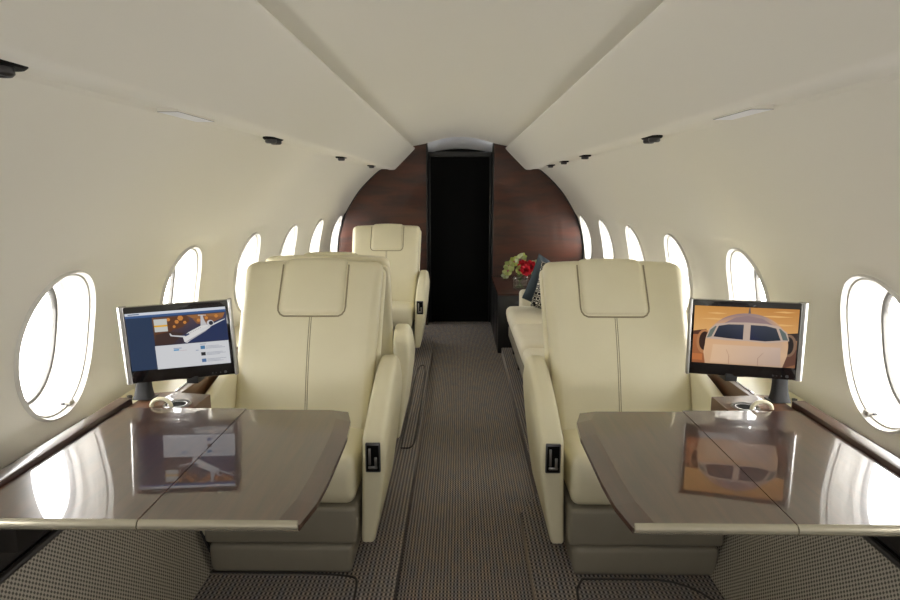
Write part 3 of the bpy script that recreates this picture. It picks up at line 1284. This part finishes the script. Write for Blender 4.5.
# cream loop latches beside the cup holders
for s in (-1, 1):
    mb = MB()
    mb.tube([(s * (.900) + .030 * math.cos(a_), 1.868, .656 + .024 * math.sin(a_)) for a_ in [PI * i / 12 for i in range(13)]], .006, 8)
    tag(mb.build('loop_handle', M['leather']), 'small cream loop handle beside the cup holder on the %s ledge' % ('left' if s < 0 else 'right'), 'handle')

# ------------------------------------------------------------------ divan, credenza, pillows, flowers
dv = thing('divan', 'long cream leather divan along the right wall behind the front armchair', 'sofa', (.70, 4.0, .05))
ys = [(2.98, 3.62), (3.63, 4.30), (4.31, 4.96)]
for a_, b_ in ys:
    mb = MB()
    def df(u, v, w, P, a_=a_, b_=b_):
        crown = .014 * (1 - u * u) * (1 - v * v) if w > 0 else 0
        k = (w + 1) / 2
        tuck = .03 * (1 - k) ** 1.5 if u < 0 else 0
        return (P.x + .62 - .70 + tuck, P.y + (a_ + b_) / 2 - 4.0, P.z + .29 + crown)
    mb.rbox(.27, (b_ - a_) / 2, .08, .05, (14, 14, 10), df)
    mb.build('seat_cushion', M['leather2'], dv)
    mb = MB()
    def dbf(u, v, w, P, a_=a_, b_=b_):
        k = (w + 1) / 2
        return (P.x + .86 - .70 + .10 * k, P.y + (a_ + b_) / 2 - 4.0, P.z + .53)
    mb.rbox(.06, (b_ - a_) / 2, .17, .035, (8, 14, 12), dbf)
    mb.build('back_cushion', M['leather2'], dv)
mb = MB()
mb.rbox(.28, .99, .045, .015, (6, 8, 6), lambda u, v, w, P: (P.x + .66 - .70, P.y - .02, P.z + .165))
mb.build('base_frame', M['shell'], dv)
mb = MB()
mb.rbox(.26, .045, .14, .03, (12, 8, 12), lambda u, v, w, P: (P.x + .725 - .70 , P.y + 5.01 - 4.0, P.z + .345))
mb.build('armrest', M['leather2'], dv)
for y in (3.05, 3.75, 4.45, 4.9):
    for x in (.42, .88):
        mb = MB()
        mb.box(x - .70 - .012, x - .70 + .012, y - 4.0 - .025, y - 4.0 + .025, 0, .13, .003)
        mb.build('leg', M['darkpanel'], dv)

cr = thing('credenza', 'dark glossy credenza against the bulkhead right of the doorway, carrying the flowers', 'cabinet', (.72, 5.67, 0))
mb = MB()
mb.box(.308 - .72, 1.15 - .72, -.56, .535, 0, .47, .004)
mb.build('body', M['bulkdark'], cr)
mb = MB()
mb.box(.303 - .72, 1.15 - .72, -.565, .535, .47, .49, .005)
mb.build('top', M['bulk'], cr)
mb = MB()
for y in (-.18, .18):
    mb.box(.305 - .72, .3085 - .72, y - .17, y + .17, .02, .45, .002)
    dd = mb.build('door', M['bulkdark'], cr)
    mb = MB()
    mb.box(.300 - .72, .306 - .72, y - .15, y - .14, .2, .3, .002)
    mb.build('handle', M['steel'], dd)
    mb = MB()


def pillow(name, m, label, loc, rot, a=.20, t=.055, extra=None):
    mb = MB()
    rows = []
    n = 18
    vv = {}
    for side in (1, -1):
        for i in range(n + 1):
            for j in range(n + 1):
                u, v = 2 * i / n - 1, 2 * j / n - 1
                edge = (1 - u ** 4) * (1 - v ** 4)
                pin = 1 - .07 * (1 - abs(u)) * abs(v) ** 2 * 1.0
                pin2 = 1 - .07 * (1 - abs(v)) * abs(u) ** 2
                key = (side if 0 < i < n and 0 < j < n else 0, i, j)
                if key not in vv:
                    vv[key] = mb.bm.verts.new((u * a * pin2, side * t * edge ** .55 if key[0] else 0, v * a * pin))
        for i in range(n):
            for j in range(n):
                g = lambda p, q: vv[(side if 0 < p < n and 0 < q < n else 0, p, q)]
                try:
                    mb.bm.faces.new((g(i, j), g(i + 1, j), g(i + 1, j + 1), g(i, j + 1)))
                except ValueError:
                    pass
    o = mb.build(name, m, angle=80, loc=loc, rot=rot)
    return tag(o, label, 'cushion')


pillow('throw_pillow', M['slate'], 'plain slate blue throw pillow leaning at the far end of the divan', (.66, 4.83, .595), (math.radians(-6), math.radians(28), math.radians(28)), .18, .05)
pillow('throw_pillow', M['pattern'], 'black and white ring patterned throw pillow in front of the slate pillow', (.69, 4.66, .58), (math.radians(-12), math.radians(22), math.radians(22)), .17, .045)

# flowers
vx, vy, vz = .50, 5.36, .490
va = thing('glass_vase', 'square clear glass vase of red roses and green orchids on the dark credenza', 'vase', (vx, vy, vz))
mb = MB()
mb.rbox(.06, .06, .055, .012, (8, 8, 8), lambda u, v, w, P: (P.x, P.y, P.z + .0555))
mb.build('glass_bowl', M['vase'], va)
mb = MB()
for k in range(9):
    a_ = k * 2.4
    mb.tube([(.03 * math.cos(a_), .03 * math.sin(a_), .01), (-.02 * math.cos(a_), -.02 * math.sin(a_), .08), (.03 * math.cos(a_), .03 * math.sin(a_), .12)], .003, 6)
mb.build('stems', M['stem'], va)


def flower(cx, cz, cyo, r, cols, kind):
    bm = bmesh.new()
    faces_col = []
    def petal(ang, tilt, ln, wd, c, rr):
        base = Vector((0, 0, 0))
        rows = []
        M_ = Matrix.Rotation(ang, 3, 'Y') @ Matrix.Rotation(tilt, 3, 'X')
        for i in range(6):
            t = i / 5
            ww = wd * math.sin(PI * (t * .85 + .1)) ** .8
            rows.append([bm.verts.new(M_ @ Vector((ww * q, -.25 * ln * (t * t) + .3 * ww * q * q, ln * t))) for q in (-1, -.5, 0, .5, 1)])
        for i in range(5):
            for j in range(4):
                bm.faces.new((rows[i][j], rows[i][j + 1], rows[i + 1][j + 1], rows[i + 1][j]))
                faces_col.append(c)
    if kind == 'rose':
        for lay in range(4):
            for k in range(5 + lay):
                petal(2 * PI * k / (5 + lay) + lay * .5, math.radians(75 - 22 * lay), r * (.45 + .17 * lay), r * .35, cols[lay % len(cols)], r)
    else:
        for k in range(6):
            petal(2 * PI * k / 6 + .3, math.radians(10 + 8 * (k % 2)), r, r * .40, cols[k % 2], r)
        for k in range(3):
            petal(2 * PI * k / 3, math.radians(60), r * .45, r * .2, cols[2], r)
    tint = random.uniform(.78, 1.08)
    faces_col = [(min(255, c[0] * tint), min(255, c[1] * tint), min(255, c[2] * (2.2 - tint))) for c in faces_col] if kind != 'rose' else faces_col
    me = bpy.data.meshes.new('flower')
    bm.to_mesh(me)
    bm.free()
    at = me.color_attributes.new('pic', 'FLOAT_COLOR', 'CORNER')
    for c, p in zip(faces_col, me.polygons):
        p.use_smooth = True
        for li in p.loop_indices:
            at.data[li].color = srgb(*c)
    me.materials.append(M['petal'])
    o = bpy.data.objects.new('rose' if kind == 'rose' else 'orchid', me)
    COL.objects.link(o)
    o.parent = va
    o.location = (cx, cyo, cz)
    o.rotation_euler = (math.radians(random.uniform(-25, 15)), 0, math.radians(random.uniform(-30, 30)))
    return o


RED = [(190, 20, 40), (160, 12, 30), (205, 36, 54)]
GRN = [(206, 214, 104), (176, 192, 80), (180, 96, 80)]
for cx, cz, cyo, r in ((.035, .165, -.10, .055), (.075, .195, -.07, .058), (.02, .205, -.06, .05)):
    flower(cx, cz, cyo, r, RED, 'rose')
for cx, cz, cyo, r in ((-.10, .15, -.03, .05), (-.085, .195, -.01, .055), (-.01, .245, 0, .06), (-.02, .165, -.075, .045), (.115, .165, -.04, .055), (.12, .205, -.01, .04), (-.05, .22, .03, .05), (.02, .26, .02, .04), (-.12, .115, -.02, .04)):
    flower(cx, cz, cyo, r, GRN, 'orchid')

# ------------------------------------------------------------------ overhead fittings
def lens(s, y, label):
    root = thing('reading_light_panel', label, 'light panel', (s * .694, y, 1.4875))
    mb = MB()
    mb.prism([(-.0255, -.115), (.0255, -.115), (.0255, .115), (-.0255, .115)], -.0046, -.0040)
    mb.build('frame', M['steel'], root, smooth=False)
    mb = MB()
    mb.prism([(-.0235, -.112), (.0235, -.112), (.0235, .112), (-.0235, .112)], -.0052, -.0044)
    mb.build('lens', M['lens'], root, smooth=False)
    mb = MB()
    mb.box(-.0253, .0253, -.1145, .1145, -.0040, .006)
    mb.build('housing', M['liner'], root, smooth=False)


lens(-1, 1.70, 'flat rectangular light lens in the overhead channel above the left table')
lens(1, 1.67, 'flat rectangular light lens in the overhead channel above the right table')


def spot(s, y, n, label, big=1.0):
    root = thing('reading_spot', label, 'spotlight', (s * .702, y, 1.493))
    mb = MB()
    mb.lathe([(.001, -.008), (.030 * big, -.008), (.034 * big, -.004), (.034 * big, .002)], n=28, sy=2.2 if n == 2 else 1.5, cap=True)
    mb.build('bezel', M['black'], root)
    for k in range(n):
        off = (k - (n - 1) / 2) * .07
        mb = MB()
        mb.lathe([(.020 * big, -.006), (.021 * big, -.018), (.017 * big, -.022), (.014 * big, -.018), (.001, -.016)], (0, off, 0), 20)
        nz = mb.build('nozzle', M['steel'], root)
        mb = MB()
        mb.lathe([(.013 * big, -.0185), (.001, -.0195)], (0, off, 0), 16)
        mb.build('bulb_lens', M['lens'], nz)


spot(-1, 1.025, 1, 'round black reading spotlight nearest the viewer in the left overhead channel', 0.95)
spot(-1, 2.50, 2, 'twin black reading spotlights in the left overhead channel before the armchair')
spot(-1, 3.92, 1, 'single black reading spotlight in the left overhead channel, second from the bulkhead')
spot(-1, 5.25, 1, 'single black reading spotlight in the left overhead channel, nearest the bulkhead')
spot(1, 2.46, 2, 'twin black reading spotlights in the right overhead channel before the armchair')
spot(1, 3.75, 1, 'single black reading spotlight in the right overhead channel, third from the bulkhead')
spot(1, 4.50, 1, 'single black reading spotlight in the right overhead channel, second from the bulkhead')
spot(1, 5.15, 1, 'single black reading spotlight in the right overhead channel, nearest the bulkhead')
